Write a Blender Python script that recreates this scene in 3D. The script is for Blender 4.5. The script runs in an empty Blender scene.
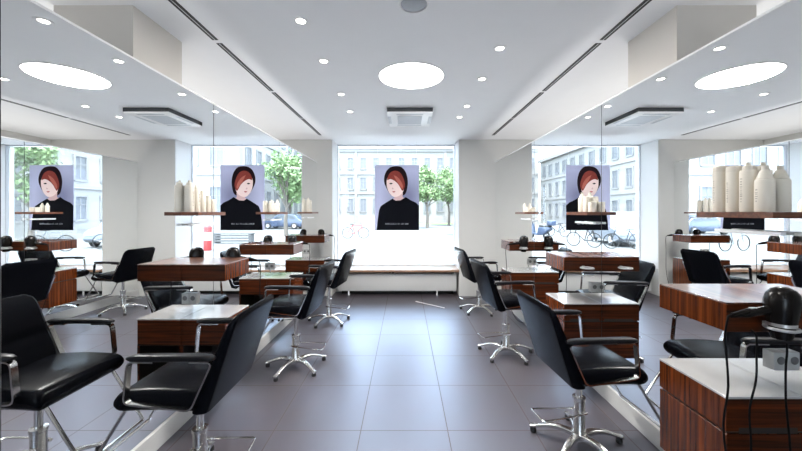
import bpy, bmesh, math, random
from mathutils import Vector, Matrix
random.seed(7)
PI = math.pi
S = bpy.context.scene
COL = S.collection

# ------------------------------------------------------------------ materials
def srgb(r, g, b):
    f = lambda c: (c/255/12.92) if c/255 <= .04045 else ((c/255+.055)/1.055)**2.4
    return (f(r), f(g), f(b), 1)

def base_mat(name):
    m = bpy.data.materials.new(name); m.use_nodes = True
    return m, m.node_tree.nodes, m.node_tree.links, m.node_tree.nodes['Principled BSDF']

def plain(name, col, rough=.5, metal=0, bump=0, bscale=60, var=.04, coat=0, spec=.5, ior=1.5):
    m, N, L, P = base_mat(name)
    tc = N.new('ShaderNodeTexCoord'); nz = N.new('ShaderNodeTexNoise')
    nz.inputs['Scale'].default_value = bscale; nz.inputs['Detail'].default_value = 3
    L.new(tc.outputs['Object'], nz.inputs['Vector'])
    mx = N.new('ShaderNodeMix'); mx.data_type = 'RGBA'
    mx.inputs[6].default_value = tuple(c*(1-var) for c in col[:3])+(1,)
    mx.inputs[7].default_value = tuple(min(1, c*(1+var)) for c in col[:3])+(1,)
    L.new(nz.outputs['Fac'], mx.inputs[0]); L.new(mx.outputs[2], P.inputs['Base Color'])
    P.inputs['Roughness'].default_value = rough; P.inputs['Metallic'].default_value = metal
    P.inputs['Specular IOR Level'].default_value = spec; P.inputs['IOR'].default_value = ior
    P.inputs['Coat Weight'].default_value = coat; P.inputs['Coat Roughness'].default_value = .08
    if bump:
        b = N.new('ShaderNodeBump'); b.inputs['Strength'].default_value = bump; b.inputs['Distance'].default_value = .002
        L.new(nz.outputs['Fac'], b.inputs['Height']); L.new(b.outputs['Normal'], P.inputs['Normal'])
    return m

def wood(name, dark, light, vec, coat=.35, rough=.35, cior=1.5, ior=1.5):
    m, N, L, P = base_mat(name)
    tc = N.new('ShaderNodeTexCoord'); mp = N.new('ShaderNodeMapping'); mp.inputs['Scale'].default_value = vec
    L.new(tc.outputs['Object'], mp.inputs['Vector'])
    n1 = N.new('ShaderNodeTexNoise'); n1.inputs['Scale'].default_value = 1; n1.inputs['Detail'].default_value = 6
    n1.inputs['Roughness'].default_value = .62; n1.inputs['Distortion'].default_value = .5
    L.new(mp.outputs['Vector'], n1.inputs['Vector'])
    r = N.new('ShaderNodeValToRGB')
    r.color_ramp.elements[0].position = .32; r.color_ramp.elements[0].color = dark
    r.color_ramp.elements[1].position = .72; r.color_ramp.elements[1].color = light
    e = r.color_ramp.elements.new(.5); e.color = tuple((a*.62+b*.38) for a, b in zip(dark, light))
    L.new(n1.outputs['Fac'], r.inputs['Fac']); L.new(r.outputs['Color'], P.inputs['Base Color'])
    P.inputs['Roughness'].default_value = rough; P.inputs['Coat Weight'].default_value = coat; P.inputs['Coat Roughness'].default_value = .1; P.inputs['Coat IOR'].default_value = cior; P.inputs['IOR'].default_value = ior
    return m

def emit(name, col, s):
    m, N, L, P = base_mat(name)
    P.inputs['Base Color'].default_value = col; P.inputs['Emission Color'].default_value = col
    P.inputs['Emission Strength'].default_value = s
    return m

def thin_glass(name, tint, refl=.06):
    m, N, L, P = base_mat(name); N.remove(P)
    t = N.new('ShaderNodeBsdfTransparent'); t.inputs['Color'].default_value = tint
    g = N.new('ShaderNodeBsdfGlossy'); g.inputs['Roughness'].default_value = .01
    f = N.new('ShaderNodeFresnel'); f.inputs['IOR'].default_value = 1.3
    x = N.new('ShaderNodeMixShader')
    L.new(f.outputs[0], x.inputs[0]); L.new(t.outputs[0], x.inputs[1]); L.new(g.outputs[0], x.inputs[2])
    L.new(x.outputs[0], N['Material Output'].inputs['Surface'])
    return m

M = {}
M['ceiling'] = plain('ceiling_paint', (.82, .825, .835, 1), .85, var=.015, bscale=8)
M['wall'] = plain('wall_paint', (.56, .555, .535, 1), .8, var=.02, bscale=6)
M['column'] = plain('column_paint', (.64, .60, .55, 1), .8, var=.02, bscale=6)
M['white'] = plain('white_lacquer', (.8, .8, .8, 1), .4, var=.01)
M['panelwhite'] = plain('panel_white', (.5, .495, .48, 1), .5, var=.02)
M['frame'] = plain('frame_grey', (.6, .62, .65, 1), .4)
M['leather'] = plain('black_leather', (.0028, .0032, .0048, 1), .24, bump=.08, bscale=220, var=.2, ior=1.14)
M['blackpad'] = plain('black_pad', (.009, .009, .011, 1), .35, var=.1, ior=1.25)
M['chrome'] = plain('chrome', (.72, .71, .69, 1), .14, 1, var=.02)
M['alu'] = plain('polished_aluminium', (.66, .65, .63, 1), .24, 1, var=.03)
M['rubber'] = plain('black_rubber', (.012, .012, .012, 1), .6)
M['cord'] = plain('cord_black', (.004, .004, .0045, 1), .6, ior=1.2)
M['dryer'] = plain('dryer_black', (.007, .006, .0055, 1), .25, var=.1, ior=1.28)
M['silver'] = plain('silver_plastic', (.5, .5, .5, 1), .3, .6)
M['wood'] = wood('rosewood_upright', srgb(16, 5, 1), srgb(122, 58, 22), (44, 44, 1.3), coat=0, rough=.26, ior=1.38)
M['woodflat'] = wood('rosewood_sideways', srgb(14, 4, 1), srgb(92, 42, 16), (1.6, 60, 60), coat=0, rough=.3, ior=1.25)
M['woodtop'] = wood('rosewood_top', srgb(66, 36, 25), srgb(150, 98, 72), (30, 2.2, 30), coat=1, rough=.3, cior=3.4)
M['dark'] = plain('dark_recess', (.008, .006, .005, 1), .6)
M['laminate'] = plain('counter_laminate', (.38, .37, .365, 1), .1, var=.01, coat=.6)
M['shelfwood'] = wood('shelf_wood', srgb(62, 30, 16), srgb(126, 74, 46), (3, 40, 40))
M['cream'] = plain('cream_plastic', srgb(214, 207, 194), .42, var=.02)
M['creamcap'] = plain('cream_cap', srgb(206, 199, 186), .38, var=.02)
M['greybottle'] = plain('grey_bottle', srgb(165, 168, 172), .4)
M['print'] = plain('print_grey', srgb(158, 151, 140), .5)
M['plastic'] = plain('outlet_plastic', (.66, .66, .64, 1), .3)
M['outlet'] = plain('outlet_grey', (.38, .38, .37, 1), .35); M['socket'] = plain('socket_dark', (.09, .09, .09, 1), .4)
M['slot'] = plain('slot_black', (.012, .012, .014, 1), .6)
M['speaker'] = plain('speaker_mesh', (.36, .38, .41, 1), .5, bscale=300, var=.3)
M['acgrille'] = plain('ac_grille', (.5, .52, .55, 1), .5)
M['acdark'] = plain('ac_dark', (.03, .035, .04, 1), .5)
M['disc'] = emit('disc_glow', (1, .985, .95, 1), 5.5)
M['spotlens'] = emit('spot_lens_glow', (1, .95, .86, 1), 9)
M['ledbar'] = plain('bar_white', (.86, .87, .88, 1), .3, var=.01)
M['sillwood'] = wood('sill_wood', srgb(120, 84, 62), srgb(196, 164, 138), (3, 40, 40))
M['glass'] = thin_glass('window_glass', (.97, .985, .985, 1))

def mirror_mat():
    m, N, L, P = base_mat('mirror_silver')
    P.inputs['Base Color'].default_value = (.96, .97, .968, 1); P.inputs['Metallic'].default_value = 1
    P.inputs['Roughness'].default_value = 0
    return m
M['mirror'] = mirror_mat(); M['backing'] = plain('mirror_backing', (.05, .05, .052, 1), .6)

def floor_mat():
    m, N, L, P = base_mat('floor_tile')
    tc = N.new('ShaderNodeTexCoord'); mp = N.new('ShaderNodeMapping')
    mp.inputs['Location'].default_value = (.305+6, -2.308+9.0, 0)
    L.new(tc.outputs['Object'], mp.inputs['Vector'])
    b = N.new('ShaderNodeTexBrick'); b.offset = 0; b.squash = 1
    b.inputs['Scale'].default_value = 1; b.inputs['Brick Width'].default_value = .6; b.inputs['Row Height'].default_value = .6
    b.inputs['Mortar Size'].default_value = .0032; b.inputs['Mortar Smooth'].default_value = .1
    b.inputs['Color1'].default_value = srgb(62, 53, 54); b.inputs['Color2'].default_value = srgb(67, 58, 59)
    b.inputs['Mortar'].default_value = srgb(84, 76, 75)
    L.new(mp.outputs['Vector'], b.inputs['Vector'])
    n = N.new('ShaderNodeTexNoise'); n.inputs['Scale'].default_value = 5; n.inputs['Detail'].default_value = 5
    L.new(tc.outputs['Object'], n.inputs['Vector'])
    mx = N.new('ShaderNodeMix'); mx.data_type = 'RGBA'; mx.blend_type = 'OVERLAY'; mx.inputs[0].default_value = .12
    L.new(b.outputs['Color'], mx.inputs[6]); L.new(n.outputs['Color'], mx.inputs[7]); L.new(mx.outputs[2], P.inputs['Base Color'])
    r = N.new('ShaderNodeMapRange'); r.inputs['To Min'].default_value = .37; r.inputs['To Max'].default_value = .43
    L.new(n.outputs['Fac'], r.inputs['Value'])
    ad = N.new('ShaderNodeMath'); ad.operation = 'MULTIPLY_ADD'; ad.inputs[1].default_value = .25
    L.new(b.outputs['Fac'], ad.inputs[0]); L.new(r.outputs['Result'], ad.inputs[2]); L.new(ad.outputs[0], P.inputs['Roughness'])
    sv = N.new('ShaderNodeMapRange'); sv.inputs['To Min'].default_value = .5; sv.inputs['To Max'].default_value = .08; L.new(b.outputs['Fac'], sv.inputs['Value']); L.new(sv.outputs['Result'], P.inputs['Specular IOR Level'])
    P.inputs['IOR'].default_value = 2.35; P.inputs['Specular Tint'].default_value = (.66, .78, 1, 1)
    bp = N.new('ShaderNodeBump'); bp.inputs['Strength'].default_value = .3; bp.inputs['Distance'].default_value = .002; bp.invert = True
    L.new(b.outputs['Fac'], bp.inputs['Height']); L.new(bp.outputs['Normal'], P.inputs['Normal'])
    return m
M['floor'] = floor_mat()
# outdoors
M['plaza'] = plain('plaza_paving', (.105, .105, .103, 1), .9, bscale=2, var=.05)
M['bounce_paving'] = plain('pale_bounce_paving', (.8, .79, .77, 1), .9, bscale=2, var=.04)  # kept pale so unseen ground bounces daylight indoors
M['stone'] = plain('facade_stone', (.25, .24, .225, 1), .85, bscale=1.5, var=.05)
M['stone2'] = plain('facade_trim', (.22, .21, .2, 1), .85, bscale=1.5, var=.05)
M['wframe'] = plain('window_surround', (.2, .195, .19, 1), .8)
M['wpane'] = plain('facade_pane', (.115, .12, .13, 1), .5, var=.1)
M['roof'] = plain('roof_slate', (.36, .38, .42, 1), .7)
M['leaf'] = plain('leaf_green', (.14, .21, .085, 1), .6, var=.35, bscale=4)
M['bark'] = plain('bark', (.10, .085, .07, 1), .9, bscale=20, var=.3)
M['grass'] = plain('lawn_green', (.13, .22, .07, 1), .9, var=.3, bscale=3)
M['carblue'] = plain('car_blue', (.035, .05, .085, 1), .25, coat=.4)
M['carsilver'] = plain('car_silver', (.12, .135, .16, 1), .3, coat=.4)
M['carglass'] = plain('car_glass', (.03, .04, .05, 1), .05)
M['tyre'] = plain('tyre', (.012, .012, .012, 1), .8)
M['bikered'] = plain('bike_red', (.28, .03, .03, 1), .4)
M['bikedark'] = plain('bike_dark', (.012, .012, .015, 1), .4)
M['bikegrey'] = plain('bike_grey', (.14, .15, .16, 1), .4)
M['scooter'] = plain('scooter_blue', (.03, .045, .08, 1), .3, coat=.3)
M['bench'] = plain('bench_grey', (.075, .075, .075, 1), .7)

# ------------------------------------------------------------------ mesh helpers
def link(name, bm, mat, parent=None, smooth=True, angle=35, loc=None):
    me = bpy.data.meshes.new(name)
    bmesh.ops.recalc_face_normals(bm, faces=bm.faces[:])
    bm.to_mesh(me); bm.free()
    if smooth:
        me.polygons.foreach_set('use_smooth', [True]*len(me.polygons))
        me.set_sharp_from_angle(angle=math.radians(angle))
    me.materials.append(mat)
    o = bpy.data.objects.new(name, me); COL.objects.link(o)
    if parent: o.parent = parent
    if loc: o.location = loc
    return o

def thing(name, label, cat, loc=(0, 0, 0), rz=0, group=None):
    o = bpy.data.objects.new(name, None); COL.objects.link(o)
    o.empty_display_size = .1
    o.location = loc; o.rotation_euler = (0, 0, rz)
    return tag(o, label, cat, group)

def tag(o, label, cat, group=None):
    o['label'] = label; o['category'] = cat
    if group: o['group'] = group
    return o

def struct(name, bm, mat, parent=None, smooth=False):
    o = link(name, bm, mat, parent, smooth)
    if not parent: o['kind'] = 'structure'
    return o

def dup(root, loc, rz, label, group=None):
    r = root.copy(); COL.objects.link(r); r.location = loc; r.rotation_euler = (0, 0, rz)
    r['label'] = label
    if group: r['group'] = group
    for ch in list(root.children):
        c = ch.copy(); COL.objects.link(c); c.parent = r
        for g in list(ch.children):
            d = g.copy(); COL.objects.link(d); d.parent = c
    return r

def NB(): return bmesh.new()

def box(bm, x0, x1, y0, y1, z0, z1, bev=0, seg=2):
    t = bmesh.new()
    vs = [t.verts.new((x, y, z)) for x in (x0, x1) for y in (y0, y1) for z in (z0, z1)]
    for f in ((0, 1, 3, 2), (4, 6, 7, 5), (0, 4, 5, 1), (2, 3, 7, 6), (0, 2, 6, 4), (1, 5, 7, 3)):
        t.faces.new([vs[i] for i in f])
    if bev:
        bmesh.ops.bevel(t, geom=t.edges[:], offset=bev, segments=seg, profile=.5, affect='EDGES')
    merge(bm, t); return bm

def merge(bm, t, mat=None):
    if mat: bmesh.ops.transform(t, matrix=mat, verts=t.verts[:])
    me = bpy.data.meshes.new('tmp'); t.to_mesh(me); t.free(); bm.from_mesh(me); bpy.data.meshes.remove(me)

def prism(bm, pts, d0, d1, axis='y', bev=0, seg=2):
    """outline pts (a,b) extruded from d0 to d1 along axis"""
    t = bmesh.new()
    def P(a, b, d):
        return {'y': (a, d, b), 'x': (d, a, b), 'z': (a, b, d)}[axis]
    A = [t.verts.new(P(a, b, d0)) for a, b in pts]; B = [t.verts.new(P(a, b, d1)) for a, b in pts]
    n = len(pts)
    t.faces.new(A); t.faces.new(B[::-1])
    for i in range(n): t.faces.new((A[i], B[i], B[(i+1) % n], A[(i+1) % n]))
    bmesh.ops.recalc_face_normals(t, faces=t.faces[:])
    if bev: bmesh.ops.bevel(t, geom=t.edges[:], offset=bev, segments=seg, profile=.5, affect='EDGES')
    merge(bm, t); return bm

def loft(bm, secs, close=True):
    rings = [[bm.verts.new(p) for p in s] for s in secs]
    n = len(rings[0])
    for a, b in zip(rings, rings[1:]):
        for i in range(n): bm.faces.new((a[i], a[(i+1) % n], b[(i+1) % n], b[i]))
    if close: bm.faces.new(rings[0][::-1]); bm.faces.new(rings[-1])
    return bm

def lathe(bm, prof, c=(0, 0, 0), n=24):
    cx, cy, cz = c
    return loft(bm, [[Vector((cx+r*math.cos(2*PI*i/n), cy+r*math.sin(2*PI*i/n), cz+z)) for i in range(n)] for r, z in prof])

def tube(bm, path, r, n=8, close=False, flat=None):
    """round tube; r may be a list; flat=(w,t) gives a flat bar instead"""
    P = [Vector(p) for p in path]; m = len(P); secs = []; up = None
    for i in range(m):
        if close: t = P[(i+1) % m]-P[i-1]
        else: t = P[min(i+1, m-1)]-P[max(i-1, 0)]
        t.normalize()
        if up is None:
            a = Vector((0, 0, 1)) if abs(t.z) < .9 else Vector((1, 0, 0))
            if flat: a = Vector(flat[2])
            up = (a-t*a.dot(t)).normalized()
        else:
            up = (up-t*up.dot(t)).normalized()
        sd = t.cross(up)
        rr = r[i] if isinstance(r, (list, tuple)) else r
        if flat:
            w, th = flat[0]/2, flat[1]/2
            secs.append([P[i]+up*a+sd*b for a, b in ((w, th), (w, -th), (-w, -th), (-w, th))])
        else:
            secs.append([P[i]+(up*math.cos(2*PI*k/n)+sd*math.sin(2*PI*k/n))*rr for k in range(n)])
    if close:
        rings = [[bm.verts.new(p) for p in s] for s in secs]; k = len(rings[0])
        for i in range(m):
            a, b = rings[i], rings[(i+1) % m]
            for j in range(k): bm.faces.new((a[j], a[(j+1) % k], b[(j+1) % k], b[j]))
    else: loft(bm, secs)
    return bm

def fillet(pts, r, n=4, close=False):
    P = [Vector(p) for p in pts]; out = []; m = len(P)
    for i in range(m):
        if not close and i in (0, m-1): out.append(P[i]); continue
        a, b, c = P[i-1], P[i], P[(i+1) % m]
        d1 = (a-b); d2 = (c-b); k = min(r, d1.length*.45, d2.length*.45)
        p, q = b+d1.normalized()*k, b+d2.normalized()*k
        for j in range(n+1):
            t = j/n; out.append(p*(1-t)**2+b*2*t*(1-t)+q*t*t)
    return out

def smooth_path(pts, n=6):
    P = [Vector(p) for p in pts]; out = []
    for i in range(len(P)-1):
        p0, p1, p2, p3 = P[max(i-1, 0)], P[i], P[i+1], P[min(i+2, len(P)-1)]
        for j in range(n):
            t = j/n
            out.append(.5*((2*p1)+(p2-p0)*t+(2*p0-5*p1+4*p2-p3)*t*t+(3*p1-p0-3*p2+p3)*t**3))
    out.append(P[-1]); return out

def rr(w, t, r, n=4):
    """rounded rectangle outline in 2D, size w x t"""
    r = min(r, w*.499, t*.499); out = []
    for sx, sy, a0 in ((1, 1, 0), (-1, 1, PI/2), (-1, -1, PI), (1, -1, 1.5*PI)):
        for k in range(n+1):
            a = a0+PI/2*k/n
            out.append((sx*(w/2-r)+r*math.cos(a), sy*(t/2-r)+r*math.sin(a)))
    return out

def veneer(o):
    """front and back boards have their grain running sideways"""
    o.data.materials.append(M['woodflat'])
    for p in o.data.polygons:
        if abs(p.normal.y) > .7: p.material_index = 1
    return o

# ------------------------------------------------------------------ the room
ML, MR = -1.582, 1.624            # mirror planes
CE = 2.81                       # ceiling height
OUT = 3.2                       # outer walls
YB = -3.2                       # wall behind the camera
PY = 6.0                        # front piers
WL, WR, WY = -1.31, .97, 6.5    # window recess
struct('floor', box(NB(), -OUT-.1, OUT+.1, YB-.1, 6.6, -.15, 0), M['floor'])
struct('ceiling', box(NB(), -OUT-.1, OUT+.1, YB-.1, 6.66, CE, CE+.25), M['ceiling'])
bw = NB()          # wall behind the camera, with an unseen opening added to let in daylight
box(bw, -OUT-.1, OUT+.1, YB-.12, YB, 0, .3); box(bw, -OUT-.1, OUT+.1, YB-.12, YB, 2.7, CE)
box(bw, -OUT-.1, -.45, YB-.12, YB, .3, 2.7); box(bw, .45, OUT+.1, YB-.12, YB, .3, 2.7)
struct('wall_back', bw, M['wall'])
struct('wall_outer_left', box(NB(), -OUT-.12, -OUT, YB, 6.6, 0, CE), M['wall'])
struct('wall_outer_right', box(NB(), OUT, OUT+.12, YB, 6.6, 0, CE), M['wall'])
struct('wall_front_left', box(NB(), -OUT, WL, PY, 6.6, 0, CE, .006), M['wall'])
struct('wall_front_right', box(NB(), WR, OUT, PY, 6.6, 0, CE, .006), M['wall'])
struct('wall_front_under_window', box(NB(), WL, WR, 6.34, 6.6, 0, .44), M['wall'])
for sx, nm in ((-1, 'left'), (1, 'right')):
    m_ = ML if sx < 0 else MR
    a, b = sorted((m_+sx*.008, m_+sx*.065))
    struct('wall_'+nm, box(NB(), a, b, 1.302, PY, 0, 2.40), M['backing'])
    a, b = sorted((m_, m_+sx*.07))
    struct('trim_top_'+nm, box(NB(), a, b, 1.302, PY, 2.40, 2.412), M['white'])
    a, b = sorted((m_-sx*.012, m_+sx*.008))
    struct('baseboard_'+nm, box(NB(), a, b, 1.302, PY, 0, .125, .003), M['panelwhite'])
    l = bpy.data.lights.new('added_uplight', 'AREA'); l.shape = 'RECTANGLE'; l.size = .25; l.size_y = 4.4; l.energy = 15; l.color = (1, .985, .97)  # unseen uplight added behind the mirror wall to brighten the ceiling
    o = bpy.data.objects.new('added_uplight', l); o.location = (m_+sx*.75, 3.7, 1.7); o.rotation_euler = (PI, 0, 0); COL.objects.link(o)
    a, b = sorted((m_+sx*.62, m_+sx*.88))       # unseen block added behind the mirror wall to hold the uplight
    struct('added_ledge_'+nm, box(NB(), a, b, 1.5, 5.9, 0, 1.69), M['wall'])
    a, b = sorted((sx*1.71, sx*2.21))
    struct('column_'+nm, box(NB(), a, b, 2.1, 2.56, 0, CE), M['column'])
    ys = [1.304, 2.76, 4.20, 5.998]
    where = ['nearest the camera', 'in the middle', 'touching the pale window pier']
    for k in range(3):
        a, b = sorted((m_, m_+sx*.008))
        o = link('mirror_panel', box(NB(), a, b, ys[k]+.004, ys[k+1]-.004, .127, 2.398), M['mirror'], smooth=False)
        tag(o, 'tall wall mirror panel on the %s wall, %s' % (nm, where[k]), 'mirror', 'mirror panels of the %s wall' % nm)

for nm, x0, x1 in (('left', WL, WL+.006), ('right', WR-.006, WR)):
    struct('lit_reveal_'+nm, box(NB(), x0, x1, PY+.01, WY-.05, .482, CE), M['white'])  # white boards added; daylight on the reveal is put into their colour
# window
fr = NB()
for x0, x1 in ((WL, WL+.015), (WR-.015, WR)):
    box(fr, x0, x1, WY-.05, WY+.05, .48, CE)
box(fr, WL+.015, WR-.015, WY-.03, WY+.03, CE-.02, CE); box(fr, WL+.015, WR-.015, WY-.03, WY+.03, .48, .495)
w = link('window_1', fr, M['frame'], smooth=False); w['kind'] = 'structure'
link('pane', box(NB(), WL+.015, WR-.015, WY-.004, WY+.004, .495, CE-.02), M['glass'], w, smooth=False)

# window sill bench with radiator cover
t = thing('window_bench', 'long wooden window sill bench over a white radiator cover below the shop window', 'window bench', (-.17, 6.1, 0))
link('sill_board', box(NB(), -1.03, 1.135, -.17, .38, .44, .482, .006), M['sillwood'], t)
link('radiator_cover', box(NB(), -1.03, 1.10, -.07, .235, .085, .395, .004), M['panelwhite'], t)
for x in (-1.0, -.05, 1.05): link('bracket', box(NB(), x-.015, x+.015, -.05, .2, .395, .44), M['slot'], t)
for x in (-.85, .75): link('foot', tube(NB(), [(x, -.04, .0), (x, -.04, .085)], .014), M['white'], t)
link('plinth', box(NB(), -1.0, 1.06, .08, .235, 0, .085), M['dark'], t)
link('valve', lathe(NB(), [(.014, 0), (.018, .004), (.018, .03), (.012, .04)], (-.1, -.085, .405), 12), M['slot'], t)

# sliver of sunlight on the floor, built as a thin white strip
bm = NB(); tube(bm, [(.18, 5.62, .006), (.62, 5.24, .006)], .006, 6)
tag(link('sun_streak', bm, M['white']), 'thin white streak of sunlight, modelled on the dark floor tiles near the window', 'strip')

# ------------------------------------------------------------------ ceiling fittings
dl = thing('recessed_downlight', '', 'ceiling light')
link('trim_ring', lathe(NB(), [(.030, -.001), (.033, -.006), (.052, -.004), (.054, 0), (.03, 0)], n=24), M['white'], dl)
link('lens', lathe(NB(), [(.001, -.0025), (.029, -.0025), (.029, -.0005), (.001, -.0005)], n=20), M['spotlens'], dl)
spots = [(-.708, 2.27), (-.70, 2.875), (-.705, 3.68), (-.71, 4.32), (.753, 2.65), (.753, 3.26), (.76, 4.1), (.745, 4.57)]
words = {0: 'nearest of the left row, upper middle of the ceiling',
         1: 'second from the camera in the left ceiling row',
         2: 'third from the camera in the left ceiling row',
         3: 'farthest of the left ceiling row',
         4: 'nearest of the right ceiling row',
         5: 'second from the camera in the right ceiling row',
         6: 'third from the camera in the right ceiling row',
         7: 'farthest of the right ceiling row'}
def spot_light(x, y, e):
    l = bpy.data.lights.new('downlight_beam', 'SPOT'); l.energy = e; l.color = (1, .95, .87)
    l.spot_size = math.radians(125); l.spot_blend = .9; l.shadow_soft_size = .04
    o = bpy.data.objects.new('downlight_beam', l); o.location = (x, y, CE-.012); COL.objects.link(o)
for i, (x, y) in enumerate(spots):
    lab = 'small round recessed light, '+words[i]
    if i == 0:
        dl.location = (x, y, CE); dl['label'] = lab; dl['group'] = 'recessed ceiling downlights'
    else: dup(dl, (x, y, CE), 0, lab)
    spot_light(x, y, 26)
# unseen extra lamps, added behind the camera to brighten the room
for x, y in ((-.71, 1.0), (.75, 1.0), (-.71, -.6), (.75, -.6), (-.71, -2.0), (.75, -2.0)):
    spot_light(x, y, 26)
    struct('added_lamp', lathe(NB(), [(.001, -.003), (.03, -.003), (.033, -.006), (.052, -.004), (.054, 0), (.001, 0)], (x, y, CE), 24), M['spotlens'])

t = thing('ceiling_disc_light', 'large round glowing disc light flush in the ceiling', 'ceiling light', (.06, 3.2, CE))
link('diffuser', lathe(NB(), [(.001, -.006), (.302, -.006), (.305, -.001), (.001, -.001)], n=64), M['disc'], t)
link('rim', lathe(NB(), [(.306, -.001), (.306, -.008), (.313, -.008), (.315, 0), (.306, 0)], n=64), M['white'], t)
l = bpy.data.lights.new('disc_glow', 'AREA'); l.shape = 'DISK'; l.size = .58; l.energy = 60; l.color = (1, .98, .95)
o = bpy.data.objects.new('disc_glow', l); o.location = (.06, 3.2, CE-.012); COL.objects.link(o)

t = thing('air_conditioner', 'square ceiling cassette air conditioner with dark sides and a white grille panel', 'air conditioner', (.062, 4.5, CE))
link('housing', box(NB(), -.285, .285, -.345, .345, -.05, -.0005), M['acdark'], t)
link('front_panel', box(NB(), -.285, .285, -.345, .345, -.062, -.05, .004), M['white'], t)
link('intake_grille', box(NB(), -.16, .16, -.2, .2, -.066, -.062), M['acgrille'], t)
bm = NB()
for k in range(4):
    a = k*PI/2; t2 = bmesh.new(); box(t2, -.17, .17, .245, .285, -.064, -.0625); merge(bm, t2, Matrix.Rotation(a, 4, 'Z'))
link('air_outlet', bm, M['acgrille'], t)

t = thing('ceiling_speaker', 'round grey ceiling speaker at the top edge above the glowing disc', 'speaker', (.055, 2.08, CE))
link('rim', lathe(NB(), [(.082, -.001), (.084, -.012), (.094, -.01), (.096, 0), (.082, 0)], n=32), M['white'], t)
link('grille', lathe(NB(), [(.001, -.016), (.04, -.014), (.07, -.009), (.082, -.003), (.082, -.001), (.001, -.001)], n=32), M['speaker'], t)

segs = [(.48, 1.46), (1.50, 2.52), (2.57, 3.58), (3.63, 4.61), (4.65, 5.64)]
for sx, X in ((-1, -1.43), (1, 1.49)):
    nm = 'left' if sx < 0 else 'right'
    for k, (a, b) in enumerate(segs):
        if k == 0: continue
        t = thing('slot_diffuser', 'narrow black air slot in the ceiling, %s of the %s line' % (['', 'nearest piece', 'second piece from the camera', 'third piece from the camera', 'farthest piece'][k], nm), 'air slot', (X, (a+b)/2, CE), 0, 'linear ceiling slots')
        h = (b-a)/2
        link('frame', box(NB(), -.022, .022, -h, h, -.004, -.0005), M['slot'], t)
        link('divider', box(NB(), -.002, .002, -h, h, -.006, -.004), M['frame'], t)

# ------------------------------------------------------------------ chairs (front = +x)
def back_bm():
    bm = NB(); secs = []; n = 22; H = .49
    for i in range(n+1):
        v = i/n
        v = v if i not in (0, n) else v
        z = .455+H*v
        xf = -.09-.205*v**1.12; xr = -.175-.135*v-.02*v
        t = (xf-xr); c = (xf+xr)/2
        w = .50
        e = 1
        if v > .86: e = math.sqrt(max(0, 1-((v-.86)/.14)**2))
        if v < .06: e = math.sqrt(max(0, 1-((.06-v)/.06)**2))
        w2 = w-(1-e)*.09; t2 = max(.006, t*(.25+.75*e))
        if abs(v-.52) < .03: t2 -= .008; c -= .004
        secs.append([Vector((c+b, a, z)) for a, b in rr(w2, t2, t2*.42, 4)])
    return loft(bm, secs)

def seat_bm():
    bm = NB(); secs = []; x0, x1 = -.16, .275; n = 16
    for i in range(n+1):
        u = i/n; x = x0+(x1-x0)*(1-(1-u)**1.6)
        d = (x1-x)/.045; e = math.sqrt(max(0, 1-(1-d)**2)) if d < 1 else 1
        th = max(.006, .104*e); w = .50-.03*(1-e)
        zc = .53+.012*math.cos(2*PI*(x-.06)/.9)-.008
        secs.append([Vector((x, a, zc+b)) for a, b in rr(w, th, th*.45, 4)])
    return loft(bm, secs)

def arm_bar(s):
    y = s*.268
    pts = fillet([(.05, y, .742), (.172, y, .742), (.19, y, .545), (-.125, y, .512), (-.228, y, .742), (-.12, y, .742)], .03, 4)
    return tube(NB(), pts, 0, flat=(.030, .008, (0, 1, 0)))

def arm_pad(s):
    y = s*.268; secs = []
    for i in range(13):
        u = i/12; x = -.235+.415*(.5-.5*math.cos(PI*u)); e = max(.45, (1-abs(2*(x+.235)/.415-1)**14)**.5)
        secs.append([Vector((x, y+a, (.757+.004*math.sin(PI*u))+b)) for a, b in rr(.05*e, .03*e, .012, 3)])
    return loft(NB(), secs)

def leg_bm(k):
    a = k*2*PI/5+.03; c, s = math.cos(a), math.sin(a); secs = []
    for i in range(11):
        u = i/10; r = .028+.272*u; z = .072+.016*math.sin(PI*min(1, u*1.15))*1.3-.034*u**1.5
        w = .046-.016*u+.012*max(0, u-.85)/.15; th = .032-.014*u
        secs.append([Vector((r*c-p*s, r*s+p*c, z+q)) for p, q in rr(w, th, .008, 3)])
    return loft(NB(), secs), (.28*c, .28*s)

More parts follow.
